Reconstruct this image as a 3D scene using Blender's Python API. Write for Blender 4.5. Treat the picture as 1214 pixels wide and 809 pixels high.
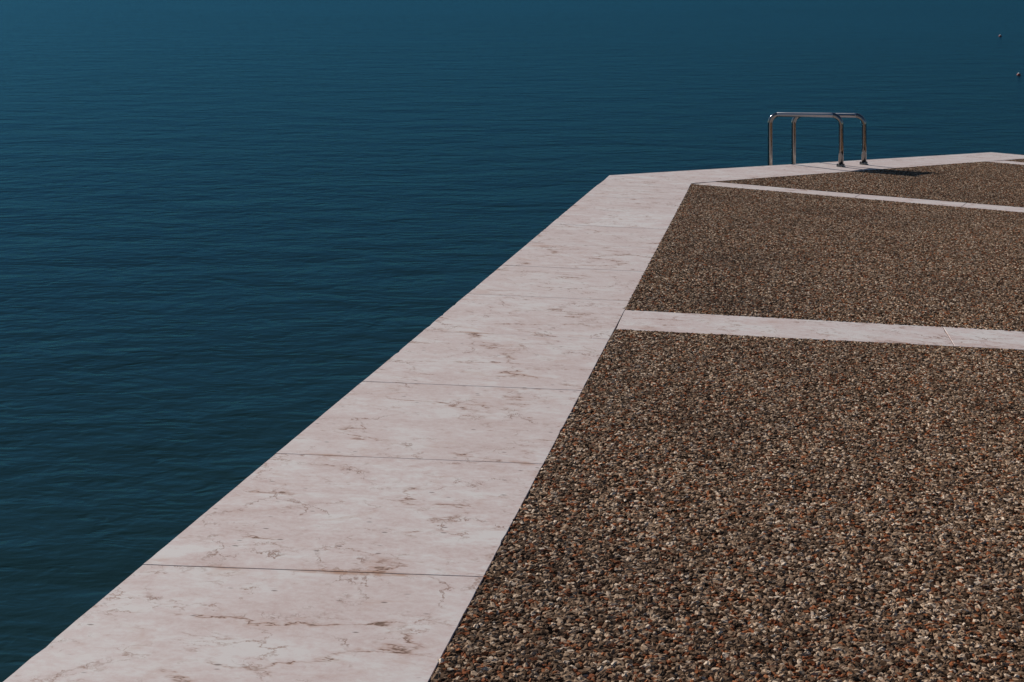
import bpy, bmesh, math, random
import numpy as np
from mathutils import Vector, Matrix
random.seed(4); rng = np.random.default_rng(7)
for o in list(bpy.data.objects): bpy.data.objects.remove(o)
S = bpy.context.scene
COL = S.collection

# ------------------------------------------------------------------ camera
# photo pixels 1214 x 809; level camera with a dropped lens (verticals stay vertical)
F, CX, CY, HZ = 1700.0, 607.0, 404.5, -60.0
CAMH = 2.95                                   # eye height above the lake
cam = bpy.data.objects.new('camera', bpy.data.cameras.new('camera')); COL.objects.link(cam)
cam.location = (0, 0, CAMH); cam.rotation_euler = (math.pi/2, 0, 0)
cam.data.sensor_width = 36; cam.data.lens = 36*F/1214
cam.data.shift_y = -(CY-HZ)/1214
cam.data.clip_start = .05; cam.data.clip_end = 20000
S.camera = cam
S.render.resolution_x, S.render.resolution_y = 1024, 682

# ------------------------------------------------------------------ sun, sky, exposure
SUN_DIR = Vector((.669, -.795, -.553)).normalized()     # the way the light travels
elev = math.asin(-SUN_DIR.z)
az = math.atan2(-SUN_DIR.x, -SUN_DIR.y)              # compass bearing of the sun from +Y, clockwise
W = bpy.data.worlds.new('World'); S.world = W; W.use_nodes = True
nt = W.node_tree; nt.nodes.clear()
sky = nt.nodes.new('ShaderNodeTexSky'); sky.sky_type = 'NISHITA'; sky.sun_disc = False
sky.sun_elevation = elev; sky.sun_rotation = az
sky.air_density = 1.0; sky.dust_density = 0.0; sky.ozone_density = 4.0
bg = nt.nodes.new('ShaderNodeBackground'); bg.inputs[1].default_value = .05
out = nt.nodes.new('ShaderNodeOutputWorld')
nt.links.new(sky.outputs[0], bg.inputs[0]); nt.links.new(bg.outputs[0], out.inputs[0])
sl = bpy.data.lights.new('sun', 'SUN'); sl.energy = 5.0; sl.angle = math.radians(.53); sl.color = (1, .94, .88)
so = bpy.data.objects.new('sun', sl); COL.objects.link(so); so.location = (-10, 5, 12)
so.rotation_euler = SUN_DIR.to_track_quat('-Z', 'Y').to_euler()
S.view_settings.view_transform = 'Standard'; S.view_settings.look = 'None'
S.view_settings.exposure = 0.0; S.view_settings.gamma = 1

# ------------------------------------------------------------------ the deck plane
# it dips towards the lake and to the right; 1/depth is affine in the pixel
ZL, SL = 17.0, .045
KD = (1/ZL)/(198.5-54-SL*(996-907))
def Q(u, v): return KD*(v-54-SL*(u-907))
def at(u, v, z):                                # pixel + depth -> world
    return Vector(((u-CX)/F*z, z, CAMH-(v-HZ)/F*z))
def deck(u, v): return at(u, v, 1/Q(u, v))
_a, _b, _c = deck(100, 800), deck(1100, 800), deck(722, 208)
NRM = (_b-_a).cross(_c-_a).normalized()
if NRM.z < 0: NRM.negate()
P0 = _a.copy()
def dz(x, y): return P0.z-((x-P0.x)*NRM.x+(y-P0.y)*NRM.y)/NRM.z
def xy(p): return Vector((p.x, p.y))
def pix(u, v): return xy(deck(u, v))
def P3(p, h=0): return Vector((p.x, p.y, dz(p.x, p.y)+h))
def inter(a, b, c, d):
    r, s = b-a, d-c; t = ((c-a).x*s.y-(c-a).y*s.x)/(r.x*s.y-r.y*s.x); return a+r*t

# ------------------------------------------------------------------ helpers
def link(name, mesh, mat=None, parent=None):
    o = bpy.data.objects.new(name, mesh); COL.objects.link(o)
    if mat: mesh.materials.append(mat)
    if parent: o.parent = parent
    return o
def obj(name, bm, mat, parent=None, smooth=False):
    bmesh.ops.recalc_face_normals(bm, faces=bm.faces)
    me = bpy.data.meshes.new(name); bm.to_mesh(me); bm.free()
    if smooth:
        for p in me.polygons: p.use_smooth = True
    return link(name, me, mat, parent)
def prism(bm, pts, h0, h1, bev=0.0):
    """pts: plan polygon (Vector2), between heights h0 and h1 relative to the deck plane"""
    area = sum(pts[i].x*pts[(i+1) % len(pts)].y-pts[(i+1) % len(pts)].x*pts[i].y for i in range(len(pts)))
    if area < 0: pts = pts[::-1]
    n = len(pts)
    lo = [bm.verts.new(P3(p, h0)) for p in pts]
    if bev:
        ins = []
        for i in range(n):
            a, b, c = pts[i-1], pts[i], pts[(i+1) % n]
            d1, d2 = (b-a).normalized(), (c-b).normalized()
            n1, n2 = Vector((-d1.y, d1.x)), Vector((-d2.y, d2.x))
            ins.append(b+(n1+n2)*bev/max(.3, 1+n1.dot(n2)))
        mid = [bm.verts.new(P3(p, h1-bev)) for p in pts]
        hi = [bm.verts.new(P3(p, h1)) for p in ins]
        rings = [lo, mid, hi]
    else:
        hi = [bm.verts.new(P3(p, h1)) for p in pts]; rings = [lo, hi]
    for A, B in zip(rings, rings[1:]):
        for i in range(n):
            bm.faces.new((A[i], A[(i+1) % n], B[(i+1) % n], B[i]))
    bm.faces.new(hi); bm.faces.new(lo[::-1])
class N:
    def __init__(s, name):
        s.m = bpy.data.materials.new(name); s.m.use_nodes = True
        s.t = s.m.node_tree; s.t.nodes.clear()
        s.out = s.t.nodes.new('ShaderNodeOutputMaterial')
    def n(s, typ, ins=None, **kw):
        nd = s.t.nodes.new('ShaderNode'+typ)
        for k, v in kw.items(): setattr(nd, k, v)
        for k, v in (ins or {}).items(): s.set(nd.inputs[k], v)
        return nd
    def set(s, sock, v):
        if isinstance(v, bpy.types.NodeSocket): s.t.links.new(v, sock)
        elif isinstance(v, bpy.types.Node): s.t.links.new(v.outputs[0], sock)
        else: sock.default_value = v
    def math(s, op, a, b=0.0, c=None, clamp=False):
        nd = s.n('Math', {0: a, 1: b}, operation=op); nd.use_clamp = clamp
        if c is not None: s.set(nd.inputs[2], c)
        return nd.outputs[0]
    def ramp(s, fac, stops, interp='LINEAR'):
        nd = s.n('ValToRGB', {0: fac}); cr = nd.color_ramp; cr.interpolation = interp
        while len(cr.elements) < len(stops): cr.elements.new(.5)
        for e, (p, c) in zip(cr.elements, stops):
            e.position = p; e.color = (*c, 1) if len(c) == 3 else c
        return nd.outputs[0]
    def mapr(s, v, a, b, c=0.0, d=1.0):
        return s.n('MapRange', {0: v, 1: a, 2: b, 3: c, 4: d}).outputs[0]
    def mix(s, fac, a, b):
        nd = s.n('Mix', data_type='RGBA'); s.set(nd.inputs[0], fac); s.set(nd.inputs[6], a); s.set(nd.inputs[7], b)
        return nd.outputs[2]
    def noise(s, vec, scale, detail=3, rough=.55, dist=0.0):
        return s.n('TexNoise', {'Vector': vec, 'Scale': scale, 'Detail': detail, 'Roughness': rough, 'Distortion': dist})
    def coords(s, scale=(1, 1, 1), rot=0.0, off=None):
        tc = s.n('TexCoord').outputs['Object']
        if off is not None: tc = s.n('VectorMath', {0: tc, 1: off}, operation='ADD').outputs[0]
        return s.n('Mapping', {0: tc, 2: (0, 0, rot), 3: scale}).outputs[0]
    def surf(s, sh): s.t.links.new(sh.outputs[0], s.out.inputs[0]); return s.m
def c4(*a): return (*a, 1)

# ------------------------------------------------------------------ materials
def make_marble():
    k = N('pink_marble')
    isl = k.n('NewGeometry').outputs['Random Per Island']
    off = k.n('CombineXYZ', {0: k.math('MULTIPLY', isl, 61.0), 1: k.math('MULTIPLY', isl, 37.0), 2: k.math('MULTIPLY', isl, 11.0)}).outputs[0]
    v = k.coords((1, 1, 1), 0, off)
    vs = k.coords((.8, 1.2, 1), -.05, off)
    n1 = k.noise(vs, 3.2, 7, .62, .6).outputs[0]
    n2 = k.noise(vs, 11, 7, .7, .4).outputs[0]
    n3 = k.noise(v, 60, 6, .75).outputs[0]
    n5 = k.noise(vs, 30, 7, .75, .3).outputs[0]
    n2 = k.math('ADD', k.math('MULTIPLY', n2, .48), k.math('MULTIPLY', n5, .52))
    blot = k.math('ADD', k.math('MULTIPLY', n1, .40), k.math('MULTIPLY', n2, .60))
    base = k.ramp(blot, [(.41, (.45, .325, .297)), (.48, (.52, .413, .388)), (.515, (.55, .468, .445)), (.555, (.595, .56, .535))])
    base = k.mix(k.mapr(n3, .35, .65, 0, .55), base, c4(.60, .56, .53))
    base = k.mix(k.mapr(isl, 0, 1, 0, .35), base, c4(.52, .44, .41))
    # soft tan clouds
    n4 = k.noise(vs, 6.5, 6, .65, .8).outputs[0]
    base = k.mix(k.mapr(n4, .57, .72, 0, .5), base, c4(.43, .28, .22))
    # stylolite veins: ragged, broken, brown to black
    def vein(scale, width, mlo, mhi, mscale, strength, col, stretch, rot, dist):
        nonlocal base
        vv = k.coords(stretch, rot, off)
        wob = k.noise(vv, scale*2.4, 5, .7)
        disp = k.n('VectorMath', {0: wob.outputs['Color'], 1: (.5, .5, .5)}, operation='SUBTRACT').outputs[0]
        disp = k.n('VectorMath', {0: disp, 'Scale': dist}, operation='SCALE').outputs[0]
        vv2 = k.n('VectorMath', {0: vv, 1: disp}, operation='ADD').outputs[0]
        d = k.n('TexVoronoi', {'Vector': vv2, 'Scale': scale, 'Randomness': 1.0}, feature='DISTANCE_TO_EDGE').outputs['Distance']
        mask = k.mapr(k.noise(v, mscale, 4, .7).outputs[0], mlo, mhi)
        wid = k.math('MULTIPLY', k.mapr(k.noise(v, mscale*5, 3, .6).outputs[0], .35, .75, .25, 1.6), width)
        ln = k.math('SUBTRACT', 1.0, k.math('DIVIDE', d, wid), clamp=True)
        f = k.math('MULTIPLY', k.math('MULTIPLY', ln, mask), strength, clamp=True)
        base = k.mix(f, base, col); return f
    vein(2.3, .048, .50, .60, 2.7, .85, c4(.36, .20, .14), (.6, 1.35, 1), .08, .30)
    f1 = vein(2.3, .016, .52, .60, 2.7, 1.2, c4(.14, .078, .05), (.6, 1.35, 1), .08, .30)
    vein(5.2, .030, .51, .60, 4.1, .85, c4(.25, .14, .095), (.75, 1.1, 1), -.2, .16)
    vein(3.6, .026, .52, .60, 3.3, .9, c4(.21, .115, .078), (1.0, .75, 1), .9, .2)
    vein(9.5, .045, .53, .62, 6.1, .7, c4(.30, .19, .145), (.6, 1.4, 1), .1, .09)
    # pits
    pv = k.n('TexVoronoi', {'Vector': k.coords((.7, 1.5, 1), 0, off), 'Scale': 26.0, 'Randomness': 1.0})
    pit = k.math('MULTIPLY', k.mapr(pv.outputs['Distance'], .10, .2, 1, 0), k.mapr(k.n('SeparateColor', {0: pv.outputs['Color']}).outputs[0], .82, .86))
    base = k.mix(k.math('MULTIPLY', pit, .8), base, c4(.13, .09, .075))
    # rust stains that ran along two of the joints
    for (p, q, wd, st) in STAINS:
        d = (q-p); L = d.length; a = math.atan2(d.y, d.x)
        tc = k.n('TexCoord').outputs['Object']
        m = k.n('Mapping', {0: k.n('VectorMath', {0: tc, 1: (-(p.x+q.x)/2, -(p.y+q.y)/2, 0)}, operation='ADD').outputs[0], 2: (0, 0, -a)}).outputs[0]
        sx = k.n('SeparateXYZ', {0: m})
        ex = k.math('POWER', k.math('DIVIDE', sx.outputs[0], L/2), 2.0); ey = k.math('POWER', k.math('DIVIDE', sx.outputs[1], wd), 2.0)
        w = k.math('MULTIPLY', k.math('SUBTRACT', 1.0, k.math('ADD', ex, ey), clamp=True), k.mapr(k.noise(v, 14, 5, .7).outputs[0], .3, .6))
        base = k.mix(k.math('MULTIPLY', w, st, clamp=True), base, c4(.36, .20, .13))
    bump = k.n('Bump', {'Height': k.math('SUBTRACT', k.math('MULTIPLY', n2, .4), k.math('ADD', k.math('MULTIPLY', f1, .5), k.math('MULTIPLY', pit, .5))), 'Strength': .25, 'Distance': .004})
    return k.surf(k.n('BsdfPrincipled', {'Base Color': base, 'Roughness': .72, 'Normal': bump, 'Specular IOR Level': .25}))
def make_mortar():
    k = N('joint_mortar'); v = k.coords()
    base = k.ramp(k.noise(v, 6, 5).outputs[0], [(.35, (.26, .15, .11)), (.65, (.40, .27, .21))])
    return k.surf(k.n('BsdfPrincipled', {'Base Color': base, 'Roughness': .9}))
PEB = [(0.0, (.028, .014, .007)), (.18, (.090, .050, .027)), (.34, (.19, .117, .070)), (.52, (.295, .19, .119)),
       (.67, (.43, .295, .19)), (.79, (.60, .44, .305)), (.865, (.78, .63, .48)), (.87, (.15, .046, .018)), (.945, (.28, .084, .029)), (1.0, (.41, .16, .065))]
def make_pebble():
    k = N('river_pebble')
    r = k.n('ObjectInfo').outputs['Random']
    v = k.n('TexCoord').outputs['Object']
    c = k.ramp(r, PEB)
    n = k.noise(v, 220, 4, .7).outputs[0]
    c = k.mix(k.mapr(n, .45, .75, 0, .35), c, c4(.08, .055, .038))
    loc = k.n('ObjectInfo').outputs['Location']           # worn, stained and cleaner areas of the paving
    w1 = k.noise(loc, 1.1, 4, .6).outputs[0]; w2 = k.noise(k.n('VectorMath', {0: loc, 1: (9, 4, 0)}, operation='ADD').outputs[0], 7.0, 3, .6).outputs[0]
    c = k.mix(k.mapr(w1, .45, .70, 0, .35), c, c4(.075, .048, .034))
    c = k.mix(k.mapr(w2, .55, .78, 0, .30), c, c4(.25, .17, .11))
    return k.surf(k.n('BsdfPrincipled', {'Base Color': c, 'Roughness': .8, 'Specular IOR Level': .04}))
def make_aggregate():
    k = N('exposed_aggregate'); v = k.coords()
    wob = k.n('VectorMath', {0: k.noise(v, 90, 3).outputs['Color'], 'Scale': .010}, operation='SCALE').outputs[0]
    v2 = k.n('VectorMath', {0: v, 1: wob}, operation='ADD').outputs[0]
    vo = k.n('TexVoronoi', {'Vector': v2, 'Scale': 66.0, 'Randomness': 1.0})
    ed = k.n('TexVoronoi', {'Vector': v2, 'Scale': 66.0, 'Randomness': 1.0}, feature='DISTANCE_TO_EDGE').outputs['Distance']
    r = k.n('SeparateColor', {0: vo.outputs['Color']}).outputs[0]
    c = k.ramp(r, PEB)
    cem = c4(.045, .036, .030)
    c = k.mix(k.mapr(ed, .03, .09, 1, 0), c, cem)
    h = k.mapr(ed, 0, .35)
    bump = k.n('Bump', {'Height': h, 'Strength': .7, 'Distance': .005})
    return k.surf(k.n('BsdfPrincipled', {'Base Color': c, 'Roughness': .75, 'Normal': bump, 'Specular IOR Level': .25}))
def make_cement():
    k = N('dark_cement'); v = k.coords()
    c = k.ramp(k.noise(v, 40, 5, .7).outputs[0], [(.35, (.022, .014, .009)), (.65, (.055, .036, .024))])
    return k.surf(k.n('BsdfPrincipled', {'Base Color': c, 'Roughness': .9}))
def make_steel():
    k = N('stainless_steel'); v = k.coords()
    n = k.noise(v, 30, 5, .6).outputs[0]
    c = k.ramp(n, [(.3, (.20, .192, .185)), (.7, (.29, .28, .27))])
    return k.surf(k.n('BsdfPrincipled', {'Base Color': c, 'Metallic': 1.0, 'Roughness': k.mapr(n, .3, .7, .08, .16)}))
def make_brushed():
    k = N('brushed_steel'); v = k.coords()
    n = k.noise(v, 30, 5, .6).outputs[0]
    c = k.ramp(n, [(.3, (.66, .66, .68)), (.7, (.74, .74, .76))])
    tg = k.n('Tangent', direction_type='UV_MAP', uv_map='UVMap')
    br = k.n('BsdfPrincipled', {'Base Color': c, 'Metallic': 1.0, 'Roughness': k.mapr(n, .3, .7, .40, .44), 'Anisotropic': 1.0, 'Tangent': tg.outputs[0]})
    po = k.n('BsdfPrincipled', {'Base Color': c4(.26, .27, .30), 'Metallic': 1.0, 'Roughness': .10})
    return k.surf(k.n('MixShader', {0: .5, 1: po, 2: br}))
def make_water():
    k = N('lake_water')
    v = k.n('TexCoord').outputs['Object']
    def layer(sx, sy, rot, scale, det, rough, dist):
        m = k.n('Mapping', {0: v, 2: (0, 0, rot), 3: (sx, sy, 1)}).outputs[0]
        return k.noise(m, scale, det, rough, dist).outputs[0]
    cen = lambda n: k.math('SUBTRACT', n, .5)
    a = cen(layer(.62, 1, .16, 3.6, 3, .5, .6))      # hand-sized wavelets
    b = cen(layer(.6, 1, -.10, 11.0, 3, .5, .3))    # fine ripples
    d = cen(layer(.5, 1, .05, 1.1, 2, .5, .2))       # low swell
    mm = cen(layer(.5, 1, -.08, 1.9, 3, .6, .5))     # wind chop that still reads far out
    gust = k.mapr(layer(.4, 1, .15, .10, 4, .6, .6), .32, .68, .6, 1.3)
    a2 = k.math('SUBTRACT', a, k.math('MULTIPLY', k.math('MULTIPLY', a, a), 1.6))
    h = k.math('ADD', k.math('MULTIPLY', a2, .020), k.math('MULTIPLY', b, .0085))
    h = k.math('ADD', k.math('MULTIPLY', h, gust), k.math('ADD', k.math('MULTIPLY', d, .045), k.math('MULTIPLY', mm, .034)))
    f1 = k.mapr(layer(.6, 1, .14, 6.5, 2, .5, .5), .58, .74)      # short steep troughs
    f2 = k.mapr(layer(.55, 1, -.05, 3.4, 3, .55, .5), .60, .76)
    h = k.math('SUBTRACT', h, k.math('ADD', k.math('MULTIPLY', f1, .0042), k.math('MULTIPLY', f2, .0065)))
    bump = k.n('Bump', {'Height': h, 'Strength': 1.0, 'Distance': 1.0})
    dif = k.n('BsdfDiffuse', {'Color': c4(.0118, .0330, .0355), 'Normal': bump})
    glo = k.n('BsdfAnisotropic', {'Color': c4(.062, .240, .372), 'Roughness': .17, 'Normal': bump})
    fr = k.n('Fresnel', {'IOR': 1.40, 'Normal': bump})
    return k.surf(k.n('MixShader', {0: fr, 1: dif, 2: glo}))
def make_plain(name, col, rough=.5):
    k = N(name); v = k.coords()
    c = k.mix(k.mapr(k.noise(v, 25, 4).outputs[0], .3, .7, 0, .35), c4(*col), c4(*[x*.6 for x in col]))
    return k.surf(k.n('BsdfPrincipled', {'Base Color': c, 'Roughness': rough}))
STAINS = [(pix(330, 675.5), pix(520, 683), .022, 1.3), (pix(600, 546), pix(640, 552), .02, .8), (pix(355, 538), pix(430, 542), .016, .8),
          (pix(520, 392), pix(600, 397), .02, .9), (pix(240, 672), pix(300, 674), .014, .8), (pix(628, 291), pix(655, 292.5), .05, .8)]
MARBLE, MORTAR, PEBBLE, AGG, CEM, STEEL, WATER = make_marble(), make_mortar(), make_pebble(), make_aggregate(), make_cement(), make_steel(), make_water()

BRUSHED = make_brushed()
# ------------------------------------------------------------------ water
bm = bmesh.new()
R = 9000
for (x0, y0, x1, y1) in [(-R, -R, R, R)]:
    bm.faces.new([bm.verts.new(p) for p in ((x0, y0, 0), (x1, y0, 0), (x1, y1, 0), (x0, y1, 0))])
water = obj('water', bm, WATER); water['kind'] = 'structure'

# ------------------------------------------------------------------ plan of the deck
A1 = pix(722, 208)                                   # corner at the water
A0 = pix(2, 809); dirL = (A0-A1).normalized()        # towards the camera along the left edge
I0, I1 = pix(508, 809), pix(820, 217.5)              # inner edge of the left coping
dirI = (I0-I1).normalized()
A2 = pix(1214, 178.3); dirR = (A2-A1).normalized()   # away to the right along the far edge
E0, E1 = pix(847, 215.3), pix(1167, 191.6)           # inner edge of the far coping
dirE = (E1-E0).normalized()
J = 5.5
Aback = A0+dirL*J; Iback = I0+dirI*J
Afar = A1+dirR*26; 
# strips (upper and lower edges in the photo)
s1u, s1l = (pix(740, 367), pix(1214, 393)), (pix(730, 390.3), pix(1214, 415))
s2u, s2l = (pix(847, 215.5), pix(1214, 246)), (pix(820.4, 218.3), pix(1214, 252))
s3u, s3l = (pix(1190, 190.3), pix(1214, 192.6)), (pix(1167, 191.5), pix(1214, 195.6))
def ext(seg, d): return seg[0]+(seg[1]-seg[0]).normalized()*d
TOPH = 0.0; GRV = -.004; GAP = .0011

# coping slabs of the left side: joints evenly spaced along it
cop = bmesh.new(); bed = bmesh.new()
jo, ji = [], []
for a, b in (((180, 670), (570, 684)), ((335, 538), (640, 550))):
    p, q = pix(*a), pix(*b); jo.append(inter(p, q, A0, A1)); ji.append(inter(p, q, I0, I1))
step_o = (jo[0]-jo[1]).length; step_i = (ji[0]-ji[1]).length
def poly_gap(pts, g=GAP):
    """shrink a quad slightly for the joints"""
    area = sum(pts[i].x*pts[(i+1) % len(pts)].y-pts[(i+1) % len(pts)].x*pts[i].y for i in range(len(pts)))
    if area < 0: pts = pts[::-1]
    n = len(pts); o = []
    for i in range(n):
        a, b, c = pts[i-1], pts[i], pts[(i+1) % n]
        d1, d2 = (b-a).normalized(), (c-b).normalized()
        n1, n2 = Vector((-d1.y, d1.x)), Vector((-d2.y, d2.x))
        o.append(b+(n1+n2)*g/max(.3, 1+n1.dot(n2)))
    return o
def ragged(pts, seg=.045, jit=.0011, chip=.05):
    n = len(pts); o = []
    cen = sum(pts, Vector((0, 0)))/n
    for i in range(n):
        a, b = pts[i], pts[(i+1) % n]; L = (b-a).length; m_ = max(1, int(L/seg)); d = (b-a).normalized(); nr = Vector((-d.y, d.x))
        if nr.dot(cen-a) < 0: nr = -nr
        o.append(a+nr*random.uniform(0, .002))
        for j in range(1, m_):
            w = random.uniform(0, jit)
            if random.random() < chip: w += random.uniform(.002, .006)
            o.append(a+d*(L*(j+random.uniform(-.3, .3))/m_)+nr*w)
    return o
# mitre at the corner
Am, Im = pix(716, 213.5), pix(817, 222.5)
Lo = (Am-jo[1]).length; n_o = int(Lo/step_o)
print('joint steps', step_o, step_i, 'slabs between', Lo/step_o, (Im-ji[1]).length/step_i)
js = []
for i in range(-5, n_o+1):
    js.append((jo[1]-dirL*step_o*i, ji[1]-dirI*step_i*i))
js.append((Am, Im))
outd = Vector((-dirL.y, dirL.x)); outd = outd if outd.x > 0 else -outd
for (a, b), (c, d) in zip(js, js[1:]):
    oo = outd*random.uniform(-.003, .003)
    prism(cop, ragged(poly_gap([a-oo, b, d, c-oo], random.uniform(.0004, .0012))), -.12, TOPH+random.uniform(-.0004, .0004), .0010)
# corner piece and the far side
prism(cop, poly_gap([Am, Im, I1, E0, A1+dirR*((E0-A1).dot(dirR)-.15), A1]), -.12, TOPH, .003)
fo, fi = A1+dirR*((E0-A1).dot(dirR)-.15), E0
for i in range(16):
    L = 1.25
    no, ni = fo+dirR*L, fi+dirE*L
    prism(cop, poly_gap([fo, fi, ni, no]), -.12, TOPH+random.uniform(-.0005, .0005), .002)
    fo, fi = no, ni
coping = obj('coping', cop, MARBLE); coping['kind'] = 'structure'
prism(bed, poly_gap([Aback, Iback, I1, E0, fi, fo, A1], .012), -.10, TOPH-.0010)
# strips across the deck
RX = 9.0
bmS = bmesh.new()
def strip(u, l, joints, tot):
    ps = [(u[0], l[0])]+[(a, b) for a, b in joints]
    du, dl = (u[1]-u[0]).normalized(), (l[1]-l[0]).normalized()
    last = ps[-1]
    while (last[0]-u[0]).length < tot:
        last = (last[0]+du*1.9, last[1]+dl*1.9); ps.append(last)
    for (a, b), (c, d) in zip(ps, ps[1:]):
        prism(bmS, ragged(poly_gap([a, b, d, c])), -.12, TOPH-.002, .002)
    prism(bed, poly_gap([ps[0][0], ps[0][1], ps[-1][1], ps[-1][0]], .010), -.10, TOPH-.0042)
    return ps[-1]
e1 = strip(s1u, s1l, [(pix(1117.6, 386.8), pix(1132, 410.3))], 9)
e2 = strip(s2u, s2l, [(pix(1019.6, 230.3), pix(1011, 235.6)), (pix(1146, 240.4), pix(1139, 245.8))], 14)
e3 = strip(s3u, s3l, [], 14)
st = obj('paving_strip', bmS, MARBLE); st['kind'] = 'structure'
bd = obj('paving_bed', bed, MORTAR); bd['kind'] = 'structure'

# aggregate panels
def panel(pts, mat, h=GRV):
    b = bmesh.new(); prism(b, pts, -.3, h)
    o = obj('paving_panel', b, mat); o['kind'] = 'structure'; return o
m = .003
backR = e1[1]+dirI*9
near = [I0+dirI*J, s1l[0], e1[1], backR]
mid = [s1u[0], s2l[0], e2[1], e1[0]]
far = [E0, E1, s3l[0], e3[1], e2[0]]
p1 = panel(near, CEM); p2 = panel(mid, CEM); p3 = panel(far, CEM)
farther = [s3u[0], fi, fi+(e3[0]-fi)*.999, e3[0]]
far2 = [s3u[0], E0+dirE*((s3u[0]-E0).dot(dirE)+9), e3[0]]
p4 = panel(far2, CEM)
# quay wall below the coping
bmq = bmesh.new()
prism(bmq, poly_gap([Aback, A0+dirL*J+Vector((12, 0)), e3[1]+Vector((2, 0)), fo, A1], .06), -1.9, -.31)
prism(bmq, poly_gap([Aback, Iback, I1, E0, fi, fo, A1], .05), -1.9, -.125)
qw = obj('quay_wall', bmq, make_plain('quay_concrete', (.3, .27, .24), .9)); qw['kind'] = 'structure'

# ------------------------------------------------------------------ pebbles set into the near panels
def inside(px, py, poly):
    c = np.zeros(len(px), bool); n = len(poly)
    for i in range(n):
        a, b = poly[i], poly[(i+1) % n]
        cond = ((a.y > py) != (b.y > py)) & (px < (b.x-a.x)*(py-a.y)/((b.y-a.y) or 1e-9)+a.x)
        c ^= cond
    return c
def pebble_points(poly, cell):
    xs = [p.x for p in poly]; ys = [max(1.2, p.y) for p in poly]
    gx = np.arange(max(min(xs), -3), min(max(xs), 9), cell); gy = np.arange(min(ys), max(ys), cell)
    X, Y = np.meshgrid(gx, gy); X = X.ravel()+rng.uniform(-.5, .5, X.size)*cell; Y = Y.ravel()+rng.uniform(-.5, .5, Y.size)*cell
    k = inside(X, Y, poly) & (X < Y*.36+.5+.25) & (Y > 2.0)
    X, Y = X[k], Y[k]
    Z = P0.z-((X-P0.x)*NRM.x+(Y-P0.y)*NRM.y)/NRM.z+GRV
    return np.stack([X, Y, Z], 1)
def gravel(pts, size):
    me = bpy.data.meshes.new('gravel'); me.vertices.add(len(pts)); me.vertices.foreach_set('co', pts.astype(np.float32).ravel())
    o = link('gravel', me)
    g = bpy.data.node_groups.new('pebbles', 'GeometryNodeTree')
    g.interface.new_socket('Geometry', in_out='INPUT', socket_type='NodeSocketGeometry')
    g.interface.new_socket('Geometry', in_out='OUTPUT', socket_type='NodeSocketGeometry')
    nn = lambda t: g.nodes.new(t)
    gi, go = nn('NodeGroupInput'), nn('NodeGroupOutput')
    m2p = nn('GeometryNodeMeshToPoints')
    ico = nn('GeometryNodeMeshIcoSphere'); ico.inputs['Radius'].default_value = 1; ico.inputs['Subdivisions'].default_value = 2
    sp = nn('GeometryNodeSetPosition'); no = nn('ShaderNodeTexNoise'); no.inputs['Scale'].default_value = 1.45; no.inputs['Detail'].default_value = 2
    vm = nn('ShaderNodeVectorMath'); vm.operation = 'SUBTRACT'; vm.inputs[1].default_value = (.5, .5, .5)
    vs = nn('ShaderNodeVectorMath'); vs.operation = 'SCALE'; vs.inputs['Scale'].default_value = 1.5
    sm = nn('GeometryNodeSetMaterial'); sm.inputs['Material'].default_value = PEBBLE
    iop = nn('GeometryNodeInstanceOnPoints')
    rr = nn('FunctionNodeRandomValue'); rr.data_type = 'FLOAT_VECTOR'; rr.inputs[0].default_value = (-.3, -.3, 0); rr.inputs[1].default_value = (.3, .3, 6.283)
    rs = nn('FunctionNodeRandomValue'); rs.data_type = 'FLOAT_VECTOR'; rs.inputs['Seed'].default_value = 5
    rs.inputs[0].default_value = (size*.42, size*.32, size*.24); rs.inputs[1].default_value = (size*1.02, size*.72, size*.46)
    L = g.links.new
    L(gi.outputs[0], m2p.inputs[0]); L(m2p.outputs[0], iop.inputs['Points'])
    L(ico.outputs['Mesh'], sp.inputs[0]); L(no.outputs['Color'], vm.inputs[0]); L(vm.outputs[0], vs.inputs[0]); L(vs.outputs[0], sp.inputs['Offset'])
    L(sp.outputs[0], sm.inputs[0]); L(sm.outputs[0], iop.inputs['Instance'])
    L(rr.outputs[0], iop.inputs['Rotation']); L(rs.outputs[0], iop.inputs['Scale']); L(iop.outputs[0], go.inputs[0])
    md = o.modifiers.new('pebbles', 'NODES'); md.node_group = g
    me.materials.append(PEBBLE)
    o['kind'] = 'stuff'; o['label'] = 'brown, grey and rust pebbles set in the dark paving panels'; o['category'] = 'gravel'
    return o
pp = np.concatenate([pebble_points(near, .0114), pebble_points(mid, .0130), pebble_points(far, .0165), pebble_points(far2, .0165)])
print('pebbles', len(pp))
gravel(pp, .0132)

# ------------------------------------------------------------------ swimming ladder
def tube(bm, path, r, seg=20, caps=True):
    rings = []
    for i, p in enumerate(path):
        t = ((path[min(i+1, len(path)-1)]-path[max(i-1, 0)])).normalized()
        ref = Vector((0, 1, 0)) if abs(t.y) < .9 else Vector((1, 0, 0))
        a = t.cross(ref).normalized(); b = t.cross(a)
        rings.append([bm.verts.new(p+(a*math.cos(k*2*math.pi/seg)+b*math.sin(k*2*math.pi/seg))*r) for k in range(seg)])
    for A, B in zip(rings, rings[1:]):
        for k in range(seg): bm.faces.new((A[k], A[(k+1) % seg], B[(k+1) % seg], B[k]))
    if caps: bm.faces.new(rings[0][::-1]); bm.faces.new(rings[-1])
def lathe(bm, c, prof, seg=20):
    rings = [[bm.verts.new(c+Vector((r*math.cos(k*2*math.pi/seg), r*math.sin(k*2*math.pi/seg), h))) for k in range(seg)] for r, h in prof]
    for A, B in zip(rings, rings[1:]):
        for k in range(seg): bm.faces.new((A[k], A[(k+1) % seg], B[(k+1) % seg], B[k]))
    bm.faces.new(rings[0][::-1]); bm.faces.new(rings[-1])
TR = .030
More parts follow.
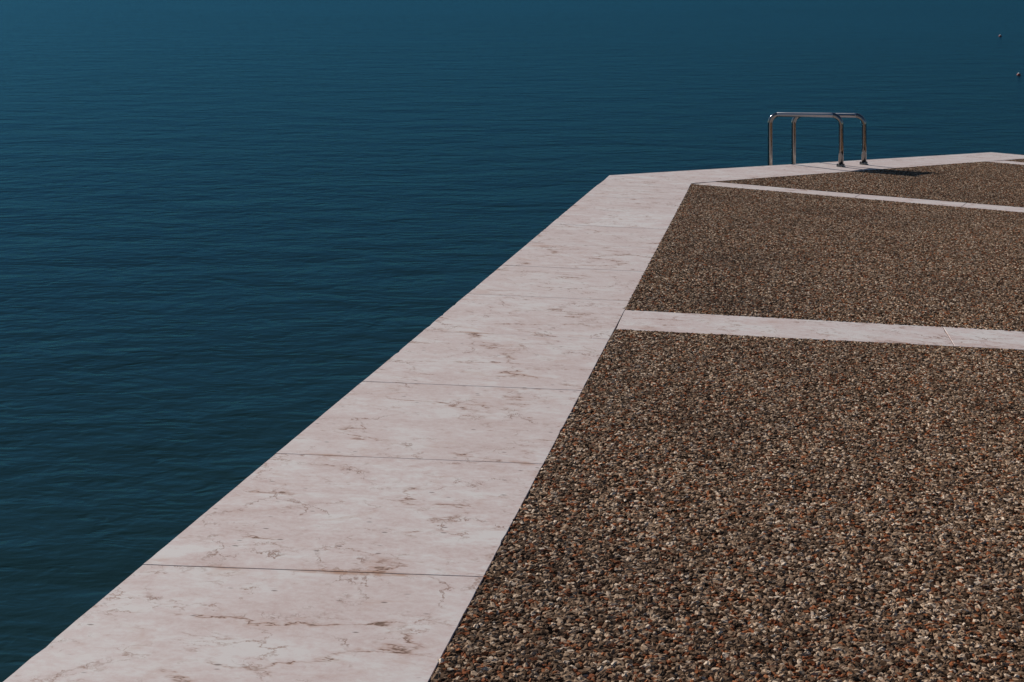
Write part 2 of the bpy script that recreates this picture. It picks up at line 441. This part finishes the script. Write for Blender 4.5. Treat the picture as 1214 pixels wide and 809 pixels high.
base1, base2 = P3(pix(997, 198.0)), P3(pix(1024.3, 195.3))
z1, z2 = base1.y, base2.y
railv = Vector((-.95, .36, 0)).normalized()
def rail(base, vtop, u_out):
    top = at(0, vtop, base.y).z
    # distance along railv until it projects on column u_out
    k = (u_out-CX)/F
    s = (base.x-k*base.y)/(k*railv.y-railv.x)
    outp = base+railv*s
    top_o = at(0, vtop, outp.y).z
    top_o = top+(top_o-top)*.75
    rb = .115
    A, B = Vector((base.x, base.y, top)), Vector((outp.x, outp.y, top_o))
    d = (B-A).normalized()
    path = [Vector((base.x, base.y, base.z-.002)), Vector((base.x, base.y, base.z+.2))]
    def bend(c, frm, to):
        return [c+(frm-c).normalized()*rb*(1-math.sin(t))+(to-c).normalized()*rb*(1-math.cos(t)) for t in np.linspace(0, math.pi/2, 9)]
    path += bend(A, Vector((A.x, A.y, base.z)), B)
    mids = [A+d*rb+(B-A-d*2*rb)*(i/6) for i in range(1, 6)]
    path += mids
    bot = Vector((B.x, B.y, -.9))
    path += bend(B, A, bot)
    path += [Vector((B.x, B.y, base.z)), bot]
    return path, A, B
root = bpy.data.objects.new('swimming_ladder', None); COL.objects.link(root); root.location = base1
root['label'] = 'polished stainless steel swimming ladder with two hooped handrails at the far quay edge'
root['category'] = 'ladder'
def place(o):
    o.parent = root; o.matrix_parent_inverse = Matrix.Translation(-root.location); return o
paths = []
for base, vt, uo in ((base1, 136.6, 912.8), (base2, 136.9, 940.7)):
    pth, A, B = rail(base, vt, uo); paths.append((pth, A, B))
    b = bmesh.new(); tube(b, pth, TR); b.verts.index_update()
    # top bar is brushed and paler to boost its highlight, bends and posts polished
    uvl = b.loops.layers.uv.new('UVMap'); L0 = [0.0]
    for p, q in zip(pth, pth[1:]): L0.append(L0[-1]+(q-p).length)
    for f in b.faces:
        for lp in f.loops:
            i = lp.vert.index//20 if lp.vert.index >= 0 else 0
            lp[uvl].uv = (L0[min(i, len(L0)-1)], (lp.vert.index % 20)/20)
        if len(f.verts) == 4 and all(9 <= v.index//20 <= 17 for v in f.verts): f.material_index = 1
    hr = place(obj('handrail', b, STEEL, smooth=True)); hr.data.materials.append(BRUSHED)
    up = base
    b = bmesh.new(); lathe(b, up, [(.055, -.004), (.055, .005), (.052, .008), (.036, .009), (.035, .018), (.0305, .021)])
    fl = obj('base_flange', b, STEEL, hr); fl.matrix_parent_inverse = Matrix.Translation(-root.location) if False else Matrix.Identity(4)
    for k in range(3):
        a = k*2.094+.5
        b = bmesh.new(); lathe(b, up+Vector((.044*math.cos(a), .044*math.sin(a), .0095)), [(.013, 0), (.013, .010), (.008, .022), (.004, .026)], 8)
        obj('bolt', b, STEEL, hr)
(pa, A_1, B_1), (pb, A_2, B_2) = paths
# flat steel plate added between the two hoops to cast a filled shadow
b = bmesh.new()
d1 = (B_1-A_1).normalized(); d2 = (B_2-A_2).normalized(); across = (A_2-A_1).normalized()
q = [A_1+d1*.09+across*TR*.5, A_2+d2*.09-across*TR*.5, B_2-d2*.10-across*TR*.5, B_1-d1*.10+across*TR*.5]
lo = [b.verts.new(p+Vector((0, 0, -.004))) for p in q]; hi = [b.verts.new(p+Vector((0, 0, .004))) for p in q]
for i in range(4): b.faces.new((lo[i], lo[(i+1) % 4], hi[(i+1) % 4], hi[i]))
b.faces.new(hi); b.faces.new(lo[::-1]); place(obj('shadow_plate', b, STEEL))
for k in range(3):
    h = .05-k*.30
    b = bmesh.new(); p, q = Vector((B_1.x, B_1.y, h)), Vector((B_2.x, B_2.y, h)); d = (q-p).normalized()
    n = Vector((-d.y, d.x, 0))
    vs = []
    for e in (p+d*TR, q-d*TR):
        vs.append([b.verts.new(e+n*sx*.045+Vector((0, 0, sz*.012))) for sx, sz in ((-1, -1), (1, -1), (1, 1), (-1, 1))])
    for i in range(4): b.faces.new((vs[0][i], vs[0][(i+1) % 4], vs[1][(i+1) % 4], vs[1][i]))
    b.faces.new(vs[0]); b.faces.new(vs[1]); place(obj('tread', b, STEEL))

# ------------------------------------------------------------------ mooring floats
RED = make_plain('red_float', (.26, .03, .018), .6); WHT = make_plain('white_float', (.75, .75, .73), .5)
def on_water(u, v):
    z = F*CAMH/(v-HZ); return Vector(((u-CX)/F*z, z, 0))
for (u, v, sc, lab) in ((1185.8, 43.5, .05, 'small red float with white cap on the lake, the farther out of the two'),
                        (1207.8, 89.5, .046, 'small red float with white cap on the lake, the nearer of the two')):
    c = on_water(u, v)
    r = bpy.data.objects.new('float', None); COL.objects.link(r); r.location = c
    r['label'] = lab; r['category'] = 'buoy'; r['group'] = 'red floats on the lake'
    b = bmesh.new(); lathe(b, Vector((0, 0, 0)), [(sc*.5, -sc*.7), (sc*.9, -sc*.3), (sc, .1*sc), (sc*.93, .5*sc), (sc*.72, .85*sc)], 16)
    obj('float_body', b, RED, r, True)
    b = bmesh.new(); lathe(b, Vector((0, 0, 0)), [(sc*.5, .853*sc), (sc*.4, 1.05*sc), (sc*.25, 1.2*sc), (sc*.1, 1.3*sc), (sc*.08, 1.6*sc)], 16)
    obj('float_cap', b, WHT, r, True)
